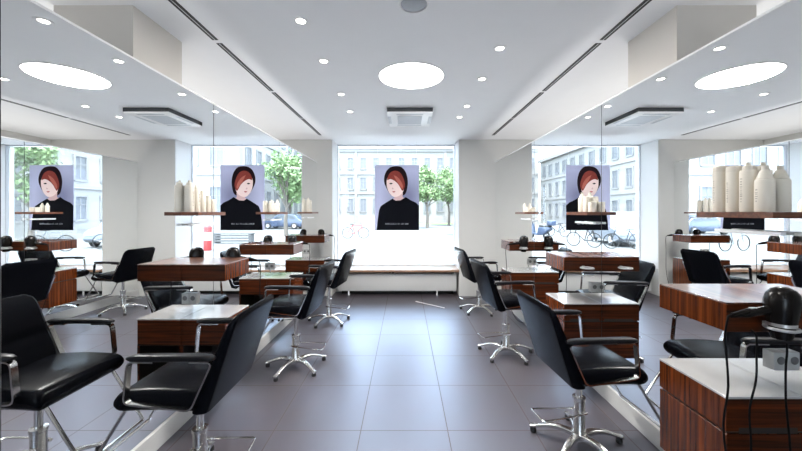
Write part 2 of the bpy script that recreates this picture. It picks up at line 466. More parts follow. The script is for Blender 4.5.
def make_chair(dz):
    t = thing('styling_chair', '', 'chair', group='black styling chairs beside the mirrors')
    s = link('seat', seat_bm(), M['leather'], t)
    bm = NB(); box(bm, -.13, .2, -.2, .2, .47, .487, .003)
    link('seat_plate', bm, M['chrome'], s)
    link('backrest', back_bm(), M['leather'], t)
    for q in (-1, 1):
        a = link('armrest', arm_bar(q), M['chrome'], t, angle=30)
        link('arm_pad', arm_pad(q), M['blackpad'], a)
    bm = NB()
    for q in (-1, 1): tube(bm, [(.235, q*.19, .495), (.425, q*.19, .19)], .009)
    tube(bm, fillet([(.418, -.19, .20), (.428, -.19, .18), (.428, .19, .18), (.418, .19, .20)], .01), .010)
    link('footrest', bm, M['chrome'], t)
    up = list(t.children)
    link('gas_lift', lathe(NB(), [(.001, .07), (.019, .07), (.019, .478), (.03, .48), (.03, .488), (.001, .488)], n=16), M['chrome'], t)
    up.append(t.children[-1] if False else [c for c in t.children if c.name.startswith('gas_lift')][0])
    cl = link('column', lathe(NB(), [(.001, .055), (.044, .055), (.046, .085), (.036, .10), (.036, .295), (.040, .30), (.040, .318), (.024, .32), (.001, .32)], n=20), M['alu'], t)
    for k in range(5):
        bm, tip = leg_bm(k)
        lg = link('leg', bm, M['alu'], t)
        link('glide', lathe(NB(), [(.001, 0), (.019, 0), (.021, .012), (.016, .036), (.001, .036)], (tip[0], tip[1], 0), 14), M['rubber'], lg)
    bm = tube(NB(), fillet([(-.03, -.05, .225), (-.275, -.075, .21), (-.285, .075, .205), (-.03, .05, .215)], .02), .0055, 8)
    tube(bm, [(-.04, -.049, .225), (.03, -.035, .225)], .009, 8); tube(bm, [(-.04, .049, .215), (.03, .035, .215)], .009, 8)
    link('foot_pump', bm, M['chrome'], t)
    for o in up: o.location.z = dz
    return t

def place(first, x, y, rz, dz, label):
    c = dup(first, (x, y, 0), rz, label)
    for o in c.children:
        if o.name.split('.')[0] in ('seat', 'backrest', 'armrest', 'footrest', 'gas_lift'): o.location.z = dz
    return c

chair = make_chair(.06)
chair.location = (-1.135, 1.85, 0); chair.rotation_euler.z = PI
chair['label'] = 'black leather styling chair at the front left, raised seat facing the left mirror'
R = math.radians
place(chair, -1.06, 3.25, PI-R(4), .075, 'black styling chair in the middle of the left row, behind the front left chair')
place(chair, -1.046, 4.6, PI-R(8), .045, 'black styling chair at the far end of the left row, beside the window bench')
place(chair, 1.125, 2.16, R(4), .02, 'black leather styling chair at the front right, seen from behind facing the right mirror')
place(chair, 1.073, 3.55, R(7), .055, 'black styling chair in the middle of the right row, turned toward the window')
place(chair, 1.123, 5.08, R(8), .02, 'black styling chair at the far end of the right row, beside the pale pier')

# ------------------------------------------------------------------ stations
LS = [2.36, 3.81, 5.28]        # near face of the left stations (y)
RS = [1.365, 2.757, 4.20]
DEP, LEN = .31, .36
def cabinet(side, y0, label, slot):
    """wall-hung drawer cabinet; local x = 0 at the mirror, +x into the room, y along the wall"""
    rz = 0 if side < 0 else PI
    X = ML if side < 0 else MR
    yy = y0 if side < 0 else y0+LEN
    t = thing('drawer_cabinet', label, 'cabinet', (X, yy, .30), rz, 'rosewood drawer cabinets under the mirrors')
    # along local y 0..LEN ; near face is y=0 for left, y=LEN for right
    bm = NB()
    zt = .445
    if side < 0:
        h = slot[1]
        box(bm, .001, DEP, 0, LEN, 0, .014); box(bm, .001, .013, 0, LEN, .014, h); box(bm, DEP-.012, DEP, 0, LEN, .014, h); box(bm, .013, DEP-.012, LEN-.012, LEN, .014, h)
        bd = veneer(link('body', bm, M['wood'], t, smooth=False))
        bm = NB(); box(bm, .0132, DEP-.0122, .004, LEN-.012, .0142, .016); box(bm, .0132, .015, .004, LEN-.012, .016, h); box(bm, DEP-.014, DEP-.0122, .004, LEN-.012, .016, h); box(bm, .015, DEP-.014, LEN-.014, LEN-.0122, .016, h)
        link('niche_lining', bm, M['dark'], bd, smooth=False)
    else:
        box(bm, .001, DEP-.001, .001, LEN-.001, .0, slot[0], .001, 1); box(bm, .001, DEP-.02, .02, LEN-.02, slot[0], slot[1])
        veneer(link('body', bm, M['wood'], t, smooth=False))
    d = veneer(link('drawer', box(NB(), .001, DEP, .0, LEN, slot[1], zt, .0012, 1), M['wood'], t, smooth=False))
    if side > 0:
        link('drawer_gap', box(NB(), .001, DEP-.010, .010, LEN-.010, slot[0]-.001, slot[1]+.001), M['dark'], d, smooth=False)
        link('handle_slot', box(NB(), .02, DEP-.05, LEN-.008, LEN+.0006, slot[1]-.008, slot[1]+.016), M['dark'], d, smooth=False)
    link('countertop', box(NB(), .001, DEP+.001, -.001, LEN+.001, zt, zt+.010, .0015, 1), M['laminate'], t, smooth=False)
    return t

def hood_box(side, y0, label, near_dir, holder=True):
    rz = 0 if side < 0 else PI
    X = ML if side < 0 else MR
    yy = y0 if side < 0 else y0+LEN
    t = thing('wall_box', label, 'wall box', (X, yy, 1.02), rz, 'rosewood boxes hung on the mirrors')
    veneer(link('body', box(NB(), .001, DEP, 0, LEN, 0, .113, .001, 1), M['wood'], t, smooth=False))
    link('top', box(NB(), .001, DEP, 0, LEN, .113, .120, .0015, 1), M['woodtop'], t, smooth=False)
    yr = LEN+.062
    bm = tube(NB(), [(.155+.047*math.cos(2*PI*k/24), yr+.047*math.sin(2*PI*k/24), .038) for k in range(24)], .006, 8, close=True)
    box(bm, .145, .165, LEN, LEN+.018, .030, .046)
    link('dryer_holder', bm, M['silver'], t)
    return t

L1 = ['in front of the nearest left chair', 'in the middle of the left wall', 'at the far end of the left wall']
nm = ['nearest', 'middle', 'farthest']
for k in range(3):
    cabinet(-1, LS[k], '%s low rosewood drawer cabinet with pale top on the left mirror wall' % nm[k], (.0, .265))
    cabinet(1, RS[k], ['low rosewood drawer cabinet with pale top in the bottom right corner', 'low rosewood drawer cabinet beside the front right chair', 'low rosewood drawer cabinet at the far end of the right wall'][k], (.300, .312))
    hood_box(-1, LS[k], ['large wooden box hung on the left mirror nearest the camera', 'wooden box hung in the middle of the left mirror wall', 'wooden box hung at the far end of the left mirror wall'][k], 1)
    hood_box(1, RS[k], ['wooden box hung on the right mirror above the bottom right cabinet', 'wooden box with an empty dryer ring hung on the right mirror', 'wooden box hung at the far end of the right mirror wall'][k], -1)

# hair dryers : local origin at barrel axis, handle toward +x
def make_dryer():
    t = thing('hair_dryer', '', 'hair dryer', group='black hair dryers parked in rings')
    prof = [(.001, .083), (.018, .081), (.034, .072), (.045, .055), (.050, .03), (.049, .0), (.045, -.03), (.041, -.055), (.001, -.055)]
    bm = lathe(NB(), prof, n=28)
    for v in bm.verts: v.co.x = v.co.x*1.12-.006*max(0, v.co.z)/.08
    link('barrel', bm, M['dryer'], t)
    link('silver_band', lathe(NB(), [(.036, -.055), (.0425, -.055), (.0425, -.068), (.036, -.068)], n=28), M['silver'], t)
    link('nozzle', lathe(NB(), [(.001, -.066), (.038, -.066), (.034, -.10), (.030, -.118), (.001, -.118)], n=24), M['dryer'], t)
    secs = []
    for i in range(12):
        u = i/11; x = .03+.165*u; z = -.004-.024*u; a = .019-.009*u+.004*math.exp(-((u-.62)/.2)**2)
        secs.append([Vector((x, a*.85*math.cos(2*PI*j/14), z+a*math.sin(2*PI*j/14))) for j in range(14)])
    h = link('handle', loft(NB(), secs), M['dryer'], t)
    link('switch', box(NB(), .10, .125, -.006, .006, -.003, .003, .002), M['silver'], h)
    p = smooth_path([(.193, 0, -.028), (.207, 0, -.032), (.216, .004, -.05), (.222, .002, -.12), (.214, .006, -.30), (.223, -.004, -.46), (.212, .006, -.62), (.17, .02, -.80), (.10, .04, -.94), (-.0, .03, -.99), (-.13, .02, -1.0)], 6)
    link('cord', tube(NB(), p, .0038, 8), M['cord'], t)
    link('plug', box(NB(), -.141, -.125, .005, .035, -1.015, -.985, .003), M['rubber'], t)
    return t
dr = make_dryer()
def dpos(side, k):
    if side < 0: return (ML+.155, LS[k]+LEN+.062, 1.135)
    return (MR-.155, RS[k]-.062, 1.135)
dr.location = dpos(1, 0); dr.rotation_euler.z = PI
dr['label'] = 'large black hair dryer hanging in the ring of the nearest right box, cord trailing down'
dup(dr, dpos(1, 2), PI, 'small looking black hair dryer parked on the farthest right box')
dup(dr, dpos(-1, 0), 0, 'black hair dryer parked behind the nearest left box')
dup(dr, dpos(-1, 1), 0, 'black hair dryer parked behind the middle left box')
dup(dr, dpos(-1, 2), 0, 'black hair dryer parked behind the farthest left box, beside the pale pier')
# two more cords hanging in front of the nearest right cabinet
def cord(pts, lab):
    tag(link('power_cable', tube(NB(), smooth_path(pts, 6), .0036, 8), M['cord']), lab, 'cord', 'black cords over the nearest right cabinet')
cord([(1.410, 1.36, 1.03), (1.405, 1.335, 1.01), (1.40, 1.33, .93), (1.392, 1.325, .84), (1.372, 1.33, .72), (1.378, 1.33, .58), (1.375, 1.33, .30), (1.37, 1.33, .12), (1.38, 1.335, .012), (1.42, 1.35, .006)],
     'thin black cord hanging to the floor in front of the nearest right cabinet')
cord([(1.487, 1.30, 1.0), (1.487, 1.30, .96), (1.482, 1.30, .90), (1.488, 1.305, .78), (1.50, 1.31, .70), (1.512, 1.31, .55), (1.52, 1.325, .3), (1.52, 1.335, .10), (1.54, 1.34, .012), (1.58, 1.345, .006)],
     'thin black cord hanging from the nozzle of the largest hair dryer')

# shelves
def shelf(side, y0, label):
    rz = 0 if side < 0 else PI
    X = ML if side < 0 else MR
    yy = y0 if side < 0 else y0+LEN
    t = thing('wall_shelf', label, 'shelf', (X, yy, 1.484), rz, 'thin wooden shelves on the mirrors')
    link('board', box(NB(), .001, .12, 0, LEN, 0, .026, .001, 1), M['shelfwood'], t, smooth=False)
    b = link('towel_bar', box(NB(), .03, .055, .03, LEN-.03, -.075, -.058, .003), M['ledbar'], t)
    bm = NB()
    for y in (.06, LEN-.06): box(bm, .001, .04, y-.006, y+.006, -.072, -.061)
    link('bar_bracket', bm, M['silver'], b)
    return t
for k in range(3):
    shelf(-1, LS[k], ['thin wooden shelf with cream bottles on the left mirror, nearest one', 'thin wooden shelf in the middle of the left mirror, before the poster reflection', 'thin wooden shelf at the far end of the left mirror'][k])
    shelf(1, RS[k], ['thin wooden shelf with a row of tall cream bottles on the right', 'thin wooden shelf in the middle of the right mirror, below a poster reflection', 'thin wooden shelf at the far end of the right mirror'][k])

# bottles
def bottle(kind, r=.032, h=.215):
    t = thing('bottle', '', 'bottle')
    if kind == 'tall':
        link('bottle_body', lathe(NB(), [(.001, 0), (r*.94, 0), (r, .005), (r, h*.86), (.001, h*.86)], n=28), M['cream'], t)
        link('cap', lathe(NB(), [(.001, h*.862), (r*.985, h*.862), (r*.985, h*.94), (r*.93, h*.975), (r*.7, h*.995), (.001, h)], n=28), M['creamcap'], t)
    elif kind == 'step':
        link('bottle_body', lathe(NB(), [(.001, 0), (r*.94, 0), (r, .005), (r, h*.80), (r*.93, h*.84), (.001, h*.845)], n=28), M['cream'], t)
        link('cap', lathe(NB(), [(.001, h*.846), (r*.70, h*.846), (r*.62, h*.93), (r*.3, h*.94), (r*.26, h), (.001, h)], n=24), M['creamcap'], t)
    elif kind == 'cone':
        link('bottle_body', lathe(NB(), [(.001, 0), (r*.94, 0), (r, .005), (r, h*.66), (r*.9, h*.71), (.001, h*.715)], n=28), M['cream'], t)
        link('cap', lathe(NB(), [(.001, h*.717), (r*.84, h*.717), (r*.45, h*.90), (r*.34, h*.905), (r*.32, h), (.001, h)], n=24), M['creamcap'], t)
    elif kind == 'jar':
        link('jar_body', lathe(NB(), [(.001, 0), (r*.95, 0), (r, .004), (r, h*.66), (.001, h*.66)], n=24), M['cream'], t)
        link('lid', lathe(NB(), [(.001, h*.662), (r*1.03, h*.662), (r*1.03, h*.97), (r*.95, h), (.001, h)], n=24), M['creamcap'], t)
    # faint upright printing facing the aisle, a few marks the size of the letters
    if kind in ('tall', 'step', 'cone'):
        bm = NB(); hh = h*(.52 if kind == 'cone' else .66)
        random.seed(int(h*1000)); z = .045
        while z < hh:
            dz = random.uniform(.003, .007); a = random.choice((.10, .16, .2))
            secs = [[Vector(((r+.0003)*math.cos(q), (r+.0003)*math.sin(q), zz)) for q in (-a-.12, -.12, a-.12)] for zz in (z, z+dz)]
            ra, rb = [[bm.verts.new(p) for p in s] for s in secs]
            for i in range(2): bm.faces.new((ra[i], ra[i+1], rb[i+1], rb[i]))
            z += dz+random.uniform(.003, .008)
        bo = [c for c in t.children if 'body' in c.name][0]
        link('print', bm, M['print'], bo)
    return t
def setb(o, side, k, dist, yofs, lab, grp):
    X = (ML+dist) if side < 0 else (MR-dist)
    y = (LS if side < 0 else RS)[k]+yofs
    o.location = (X, y, 1.5105); o.rotation_euler.z = 0 if side < 0 else PI
    o['label'] = lab; o['group'] = grp
D = .0345
g = 'tall cream bottles on the nearest right shelf'
setb(bottle('tall', .031, .232), 1, 0, D, .318, 'tall cream bottle with flat rounded cap, leftmost on the nearest right shelf', g)
setb(bottle('tall', .031, .222), 1, 0, D, .247, 'tall cream bottle with rounded cap, second from left on the nearest right shelf', g)
setb(bottle('step', .031, .229), 1, 0, D, .181, 'cream bottle with a small stepped cap, third on the nearest right shelf', g)
setb(bottle('cone', .0335, .204), 1, 0, D, .111, 'wide cream bottle with cone shaped cap, rightmost on the nearest right shelf', g)
g = 'cream bottles on the nearest left shelf'
setb(bottle('step', .032, .226), -1, 0, D, .036, 'tallest cream bottle on the nearest left shelf, at its near end', g)
setb(bottle('step', .029, .20), -1, 0, D, .112, 'second tallest cream bottle on the nearest left shelf', g)
setb(bottle('cone', .028, .165), -1, 0, D, .185, 'cream cone topped bottle in the middle of the nearest left shelf', g)
setb(bottle('tall', .024, .13), -1, 0, D, .255, 'small cream bottle beside the cone topped one on the nearest left shelf', g)
setb(bottle('jar', .026, .10), -1, 0, D, .32, 'short cream jar at the far end of the nearest left shelf', g)
g = 'cream bottles on the middle right shelf'
setb(bottle('cone', .032, .175), 1, 1, D, .24, 'tallest cream bottle, at the far end of the middle right shelf', g)
setb(bottle('tall', .030, .135), 1, 1, D, .165, 'medium cream bottle on the middle right shelf', g)
setb(bottle('jar', .033, .085), 1, 1, D, .075, 'short cream jar at the near end of the middle right shelf', g)
g = 'cream bottles on the middle left shelf'
setb(bottle('tall', .028, .128), -1, 1, D, .06, 'cream bottle at the near end of the middle left shelf', g)
setb(bottle('jar', .03, .10), -1, 1, D, .15, 'short cream jar on the middle left shelf', g)
setb(bottle('cone', .026, .15), -1, 1, D, .24, 'cream cone topped bottle at the far end of the middle left shelf', g)
g = 'cream bottles on the farthest left shelf'
setb(bottle('step', .03, .23), -1, 2, D, .05, 'tall cream bottle with pump cap on the farthest left shelf', g)
setb(bottle('tall', .03, .19), -1, 2, D, .16, 'cream bottle behind the pump bottle on the farthest left shelf', g)
g = 'small jars on the farthest right shelf'
setb(bottle('jar', .025, .06), 1, 2, D, .12, 'small cream jar on the farthest right shelf', g)
setb(bottle('cone', .022, .12), 1, 2, D, .24, 'small slim cream bottle on the farthest right shelf', g)

# power outlets on the mirrors above the counters
def outlet(side, y, lab):
    X = ML if side < 0 else MR
    t = thing('power_outlet', lab, 'outlet', (X, y, .835), 0 if side < 0 else PI, 'chrome socket boxes on the mirrors')
    link('housing', box(NB(), .001, .055, -.024, .024, 0, .078, .003), M['outlet'], t)
    bm = NB()
    for sy in ((-1,) if side < 0 else (1,)):
        lb = bmesh.new(); lathe(lb, [(.001, .0), (.015, 0), (.017, .003), (.015, .004), (.001, .004)], n=24)
        merge(bm, lb, Matrix.Translation((.029, sy*.0245, .044)) @ Matrix.Rotation(-sy*PI/2, 4, 'X'))
    link('socket', bm, M['socket'], t)
    return t
for k in range(3):
    outlet(1, RS[k]+.078, ['chrome power socket box above the bottom right cabinet top', 'chrome power socket box above the middle right cabinet', 'chrome power socket box above the farthest right cabinet'][k])
    outlet(-1, LS[k]+.11, ['chrome power socket box above the nearest left cabinet', 'chrome power socket box above the middle left cabinet', 'chrome power socket box above the farthest left cabinet'][k])

# ------------------------------------------------------------------ poster in the window
def poster():
    W, H = .817, 1.207
    t = thing('poster', 'tall hanging poster of a person with a black and red bob wearing a black sweater', 'poster', (-.148, 6.2, 1.776))
    def P(u, v): return ((u-.5)*W, (.5-v)*H)
    m, N, L, B = base_mat('poster_backdrop')
    tc = N.new('ShaderNodeTexCoord'); sp = N.new('ShaderNodeSeparateXYZ'); L.new(tc.outputs['Object'], sp.inputs[0])
    d = N.new('ShaderNodeVectorMath'); d.operation = 'DISTANCE'; d.inputs[1].default_value = (.17, 0, .02)
    L.new(tc.outputs['Object'], d.inputs[0])
    r = N.new('ShaderNodeValToRGB'); r.color_ramp.elements[0].position = .08; r.color_ramp.elements[0].color = srgb(136, 140, 172)
    r.color_ramp.elements[1].position = .5; r.color_ramp.elements[1].color = srgb(196, 200, 230)
    L.new(d.outputs['Value'], r.inputs[0]); L.new(r.outputs[0], B.inputs['Base Color']); B.inputs['Roughness'].default_value = .8; B.inputs['Specular IOR Level'].default_value = .1
    link('print_sheet', box(NB(), -W/2, W/2, -.003, .003, -H/2, H/2), m, t, smooth=False)
    def layer(name, uv, mat, depth, par, n=5, sm=True):
        pts = [(x, 0, z) for x, z in (P(u, v) for u, v in uv)]
        if sm: pts = [(p.x, 0, p.z) for p in smooth_path(pts+[pts[0]], n)[:-1]]
        W2 = W/2-.0005; H2 = H/2-.0005
        pp = [(min(W2, max(-W2, p[0])), min(H2, max(-H2, p[2]))) for p in pts]
        bm = NB(); prism(bm, pp, -depth, -.0028, 'y'); bmesh.ops.triangulate(bm, faces=bm.faces[:])
        return link(name, bm, mat, par, smooth=False)
    skin = plain('poster_skin', srgb(250, 226, 222), .8, spec=.1, var=.02); skin2 = plain('poster_skin_neck', srgb(222, 188, 188), .8, spec=.1)
    hair = plain('poster_hair', srgb(34, 22, 28), .8, spec=.1, var=.3); red = plain('poster_fringe', srgb(142, 64, 56), .8, spec=.1, var=.3, bscale=40)
    blk = plain('poster_sweater', srgb(9, 11, 19), .8, spec=.1); lips = plain('poster_lips', srgb(196, 120, 122), .8, spec=.1); wt = plain('poster_letters', srgb(190, 195, 205), .8, spec=.1)
    red2 = plain('poster_fringe_light', srgb(190, 108, 94), .8, spec=.1, var=.2, bscale=40)
    layer('hair', [(.47, .015), (.60, .03), (.70, .11), (.745, .24), (.73, .36), (.69, .44), (.62, .47), (.5, .49), (.38, .47), (.29, .39), (.215, .28), (.21, .18), (.27, .08), (.36, .03)], hair, .0036, t)
    layer('neck', [(.44, .42), (.62, .42), (.63, .49), (.72, .53), (.55, .57), (.38, .54), (.44, .50)], skin2, .0040, t)
    sw = layer('sweater', [(.40, .515), (.47, .545), (.58, .54), (.70, .49), (.80, .535), (.93, .575), (1.0, .62), (1.0, 1.0), (.04, 1.0), (.06, .85), (.09, .70), (.13, .63), (.25, .575)], blk, .0044, t, sm=False)
    f = layer('face', [(.262, .24), (.27, .33), (.315, .415), (.39, .475), (.46, .49), (.55, .47), (.635, .41), (.66, .30), (.56, .2), (.40, .16), (.30, .18)], skin, .0048, t)
    layer('fringe', [(.285, .19), (.34, .12), (.45, .085), (.56, .11), (.63, .18), (.675, .28), (.665, .35), (.625, .395), (.585, .36), (.53, .295), (.44, .24), (.35, .215), (.28, .23)], red, .0054, t)
    layer('fringe_highlight', [(.42, .15), (.52, .19), (.60, .26), (.635, .33), (.615, .365), (.56, .31), (.48, .23)], red2, .0058, t)
    layer('eye', [(.32, .285), (.36, .272), (.40, .285), (.36, .295)], hair, .0054, f)
    layer('nose', [(.385, .35), (.40, .345), (.425, .362), (.405, .372), (.385, .365)], skin2, .0054, f)
    layer('lips', [(.385, .408), (.42, .398), (.465, .403), (.43, .422)], lips, .0054, f)
    bm = NB(); random.seed(3); u = .235
    x = -.5*W+u*W
    while x < .26*W:
        wd = random.choice((.008, .012, .016, .018))
        if random.random() < .14: x += .02; continue
        z0, z1 = P(0, .912)[1], P(0, .892)[1]
        box(bm, x, x+.004, -.0050, -.0040, z0, z1)
        if random.random() < .8: box(bm, x, x+wd, -.0050, -.0040, z1-.005, z1)
        if random.random() < .6: box(bm, x, x+wd, -.0050, -.0040, z0, z0+.005)
        if random.random() < .5: box(bm, x+wd-.004, x+wd, -.0050, -.0040, z0, z1)
        x += wd+.007
    link('lettering', bm, wt, sw, smooth=False)
    bm = NB()
    for s in (-.36, .36): tube(bm, [(s, 0, H/2), (s, 0, CE-1.776)], .0012, 6)
    link('hanging_wire', bm, M['silver'], t)
poster()

# ------------------------------------------------------------------ outdoors
GZ = -.15
struct('ground_plaza', box(NB(), -60, 60, 10.2, 70, GZ-.3, GZ), M['plaza'])
struct('ground_bounce_strip', box(NB(), -60, 60, 6.62, 10.2, GZ-.3, GZ+.02, .01), M['bounce_paving'])  # pale strip hidden below the sill, added to bounce light onto the ceiling
struct('ground_rear_bounce', box(NB(), -40, 40, -30, YB-.14, GZ-.3, GZ), M['bounce_paving'])  # unseen ground, added to bounce sunlight in through the rear opening

def facade_window(par, W, x, z, w, h, arch=False):
    """window on a wall; W maps (along, out, up)"""
    bm = NB()
    for a0, a1, b0, b1 in ((x-w/2-.14, x-w/2, z-.1, z+h+.14), (x+w/2, x+w/2+.14, z-.1, z+h+.14), (x-w/2, x+w/2, z+h, z+h+.14), (x-w/2-.06, x+w/2+.06, z-.16, z)):
        t = bmesh.new(); box(t, a0, a1, 0, .10, b0, b1); merge(bm, t, W)
    t = bmesh.new(); box(t, x-.035, x+.035, 0, .05, z, z+h); merge(bm, t, W)
    t = bmesh.new(); box(t, x-w/2, x+w/2, 0, .05, z+h*.66-.03, z+h*.66+.03); merge(bm, t, W)
    f = link('window', bm, M['wframe'], par, smooth=False)
    t = bmesh.new(); box(t, x-w/2, x+w/2, .0, .02, z, z+h); bm = NB(); merge(bm, t, W)
    link('pane', bm, M['wpane'], f, smooth=False)

def basis(a, o):   # a = along, o = outward
    a, o = Vector(a), Vector(o)
    m = Matrix.Identity(4); m.col[0] = (*a, 0); m.col[1] = (*o, 0); m.col[2] = (0, 0, 1, 0); return m

# town hall across the square (faces us)
Yc = 53
t = thing('stone_building', 'long pale three storey stone building straight ahead across the square', 'building', (0, Yc, GZ))
link('wall', box(NB(), -18, 12, .05, 6, 0, 14), M['stone'], t, smooth=False)
bm = NB(); box(bm, -18, 12, -.35, 0, 11.6, 12.1); box(bm, -18, 12, -.2, 0, 11.2, 11.6); link('cornice', bm, M['stone2'], t, smooth=False)
bm = NB()
for z in (7.6, 4.5): box(bm, -18, 12, -.12, 0, z, z+.25)
link('string_course', bm, M['stone2'], t, smooth=False)
for x in (-7.8, 6.4): link('pilaster', box(NB(), x-.2, x+.2, -.15, 0, 0, 11.2), M['stone2'], t, smooth=False)
Wc = basis((1, 0, 0), (0, -1, 0))
for i in range(14):
    x = -17.0+2.03*i+.23
    for z, h in ((8.55, 1.65), (5.3, 1.8), (1.75, 2.0)): facade_window(t, Wc, x, z, .85, h)

# left palace, its front runs along the square's left edge
Xl = -18
t = thing('palace_building', 'pale three storey palace front receding along the left side of the square', 'building', (Xl, 40, GZ))
link('wall', box(NB(), -6, 0, -25, 12.4, 0, 9.5), M['stone'], t, smooth=False)
bm = NB(); box(bm, -6, .4, -25, 12.4, 9.3, 9.75); link('cornice', bm, M['stone2'], t, smooth=False)
bm = NB()
for z in (6.4, 3.4): box(bm, 0, .12, -25, 12.4, z, z+.25)
link('string_course', bm, M['stone2'], t, smooth=False)
link('roof', prism(NB(), [(-6.2, 9.75), (.2, 9.75), (-2, 11), (-4, 11)], -25, 12.4, 'y'), M['roof'], t, smooth=False)
bm = NB(); box(bm, -4, -3, 2, 3, 10, 12.3); link('chimney', bm, M['stone2'], t, smooth=False)
Wl = basis((0, 1, 0), (1, 0, 0))
for i in range(17):
    y = -23.5+2.15*i
    for z, h in ((7.05, 1.45), (4.1, 1.7), (1.1, 1.7)): facade_window(t, Wl, y, z, .85, h)

# right building with a corner toward us
Xr, Yr = 11.8, 30
t = thing('corner_building', 'large cream corner building on the right of the square with big windows', 'building', (Xr, Yr, GZ))
link('wall', box(NB(), 0, 24, 0, 22.5, 0, 14), M['stone'], t, smooth=False)
bm = NB()
for z in (8.7, 5.0): box(bm, -.15, 24, -.15, 0, z, z+.3); box(bm, -.15, 0, 0, 22.5, z, z+.3)
link('string_course', bm, M['stone2'], t, smooth=False)
link('cornice', box(NB(), -.4, 24, -.4, 22.5, 13.4, 14.05), M['stone2'], t, smooth=False)
link('quoin', box(NB(), -.12, .5, -.12, .5, 0, 13.4), M['stone2'], t, smooth=False)
Wf = basis((1, 0, 0), (0, -1, 0)); Ws = basis((0, 1, 0), (-1, 0, 0))
for i in range(9):
    for z, h in ((9.5, 2.0), (5.9, 2.0), (1.6, 2.3)): facade_window(t, Wf, 1.9+2.35*i, z, 1.15, h)
for i in range(9):
    for z, h in ((9.5, 1.9), (5.9, 1.9), (1.6, 2.2)): facade_window(t, Ws, 1.9+2.3*i, z, .95, h)

# trees
def tree(x, y, h, r, lab, seed, leafn=2600, trunk=.38):
    random.seed(seed)
    t = thing('plaza_tree', lab, 'tree', (x, y, GZ), 0, 'green trees on the square')
    bm = NB(); zc = h*(trunk+(1-trunk)/2)
    tube(bm, smooth_path([(0, 0, -.05), (.06, 0, h*.2), (-.03, .04, h*trunk), (.05, .02, zc)], 4), [.16-.09*i/12 for i in range(13)], 8)
    for k in range(9):
        a = k*2.4; z0 = h*trunk*random.uniform(.75, 1.15); L_ = r*random.uniform(.55, .85)
        e = Vector((math.cos(a)*L_, math.sin(a)*L_, z0+h*random.uniform(.12, .4)))
        tube(bm, smooth_path([(0, 0, z0), (e.x*.4, e.y*.4, z0+(e.z-z0)*.55), e], 4), [.06, .055, .05, .045, .04, .035, .03, .02, .01], 6)
    link('trunk', bm, M['bark'], t)
    bm = NB()
    cl = []
    for k in range(34):
        d = Vector((random.gauss(0, 1), random.gauss(0, 1), random.gauss(0, 1))).normalized()*random.uniform(.35, 1)**.5
        cl.append(Vector((d.x*r*.82, d.y*r*.82, zc+d.z*(h-zc)*.85)))
    for k in range(leafn):
        c = random.choice(cl); p = c+Vector((random.gauss(0, 1), random.gauss(0, 1), random.gauss(0, .8)))*r*.17
        s = random.uniform(.07, .14); n = Vector((random.gauss(0, 1), random.gauss(0, 1), random.gauss(0, 1)+.5)).normalized()
        a = n.orthogonal().normalized(); b = n.cross(a); q = random.uniform(0, 6.3)
        a, b = a*math.cos(q)+b*math.sin(q), b*math.cos(q)-a*math.sin(q)
        bm.faces.new([bm.verts.new(p+v) for v in (-a*s*1.5, -b*s*.7+n*.02, a*s*1.5, b*s*.7+n*.02)])
    link('crown', bm, M['leaf'], t, smooth=False)
tree(2.25, 34, 6.3, 2.0, 'green tree directly right of the poster, seen through the window', 1, 3000, .40)
tree(5.3, 40.5, 7.0, 2.3, 'green tree at the right edge of the window, behind the nearer tree', 2, 3000, .40)
tree(9.4, 36.5, 6.3, 1.7, 'green tree farther right on the square, hidden behind the right pier', 3)
tree(5.0, 23, 5.9, 1.65, 'green tree standing alone, seen only in the left mirror', 4)
tree(-15.1, 19.2, 6.0, 1.35, 'bushy green tree at the far left of the square, seen only in mirrors', 5)
bm = NB(); box(bm, -1, 9.5, 44.5, 50, GZ, GZ+.03)
tag(link('lawn', bm, M['grass']), 'narrow green lawn under the trees across the square', 'lawn')

# bicycles
def bike(mat):
    t = thing('bicycle', '', 'bicycle', group='bicycles parked on the square')
    for x in (-.5, .5):
        w_ = link('wheel', tube(NB(), [(x+.33*math.cos(2*PI*k/28), 0, .345+(.33*math.sin(2*PI*k/28))) for k in range(28)], .021, 6, close=True), M['tyre'], t)
        bm = NB()
        for k in range(9):
            a = k*2*PI/9; tube(bm, [(x, 0, .345), (x+.32*math.cos(a), 0, .345+.32*math.sin(a))], .002, 4)
        lathe(bm, [(.001, -.03), (.025, -.03), (.025, .03), (.001, .03)], (x, 0, .345), 10)
        link('spokes', bm, M['silver'], w_)
    A, B, C, D, E = (-.5, 0, .345), (-.06, 0, .30), (-.2, 0, .82), (.36, 0, .80), (.40, 0, .70)
    bm = NB()
    for p, q in ((A, B), (A, C), (B, C), (C, D), (B, E), (D, E)): tube(bm, [p, q], .022, 8)
    tube(bm, [E, (.5, 0, .345)], .014, 8); tube(bm, [D, (.34, 0, .95)], .013, 8)
    link('frame', bm, mat, t)
    link('handlebar', tube(NB(), fillet([(.26, -.26, .97), (.36, -.22, .98), (.34, 0, .95), (.36, .22, .98), (.26, .26, .97)], .05), .012, 8), M['bikedark'], t)
    bm = NB(); secs = [[Vector((-.36+.30*u, a, .90+b)) for a, b in rr(.15*(1-u)+.035, .05, .02, 3)] for u in (0, .2, .5, .8, 1)]
    loft(bm, secs); tube(bm, [(-.2, 0, .80), (-.22, 0, .89)], .012, 8); link('saddle', bm, M['bikedark'], t)
    return t
b = bike(M['bikered']); b.location = (-3.1, 21, GZ); b.rotation_euler.z = .1
b['label'] = 'red bicycle parked on the bright square, left of the poster'
c = bike(M['bikedark']); c.location = (-5.3, 16.0, GZ); c.rotation_euler.z = 1.0
c['label'] = 'dark bicycle on the left of the square, nearer the poster, seen in the mirror'
dup(c, (-6.6, 15.0, GZ), .3, 'dark bicycle parked farthest left on the square, beside the silver van')
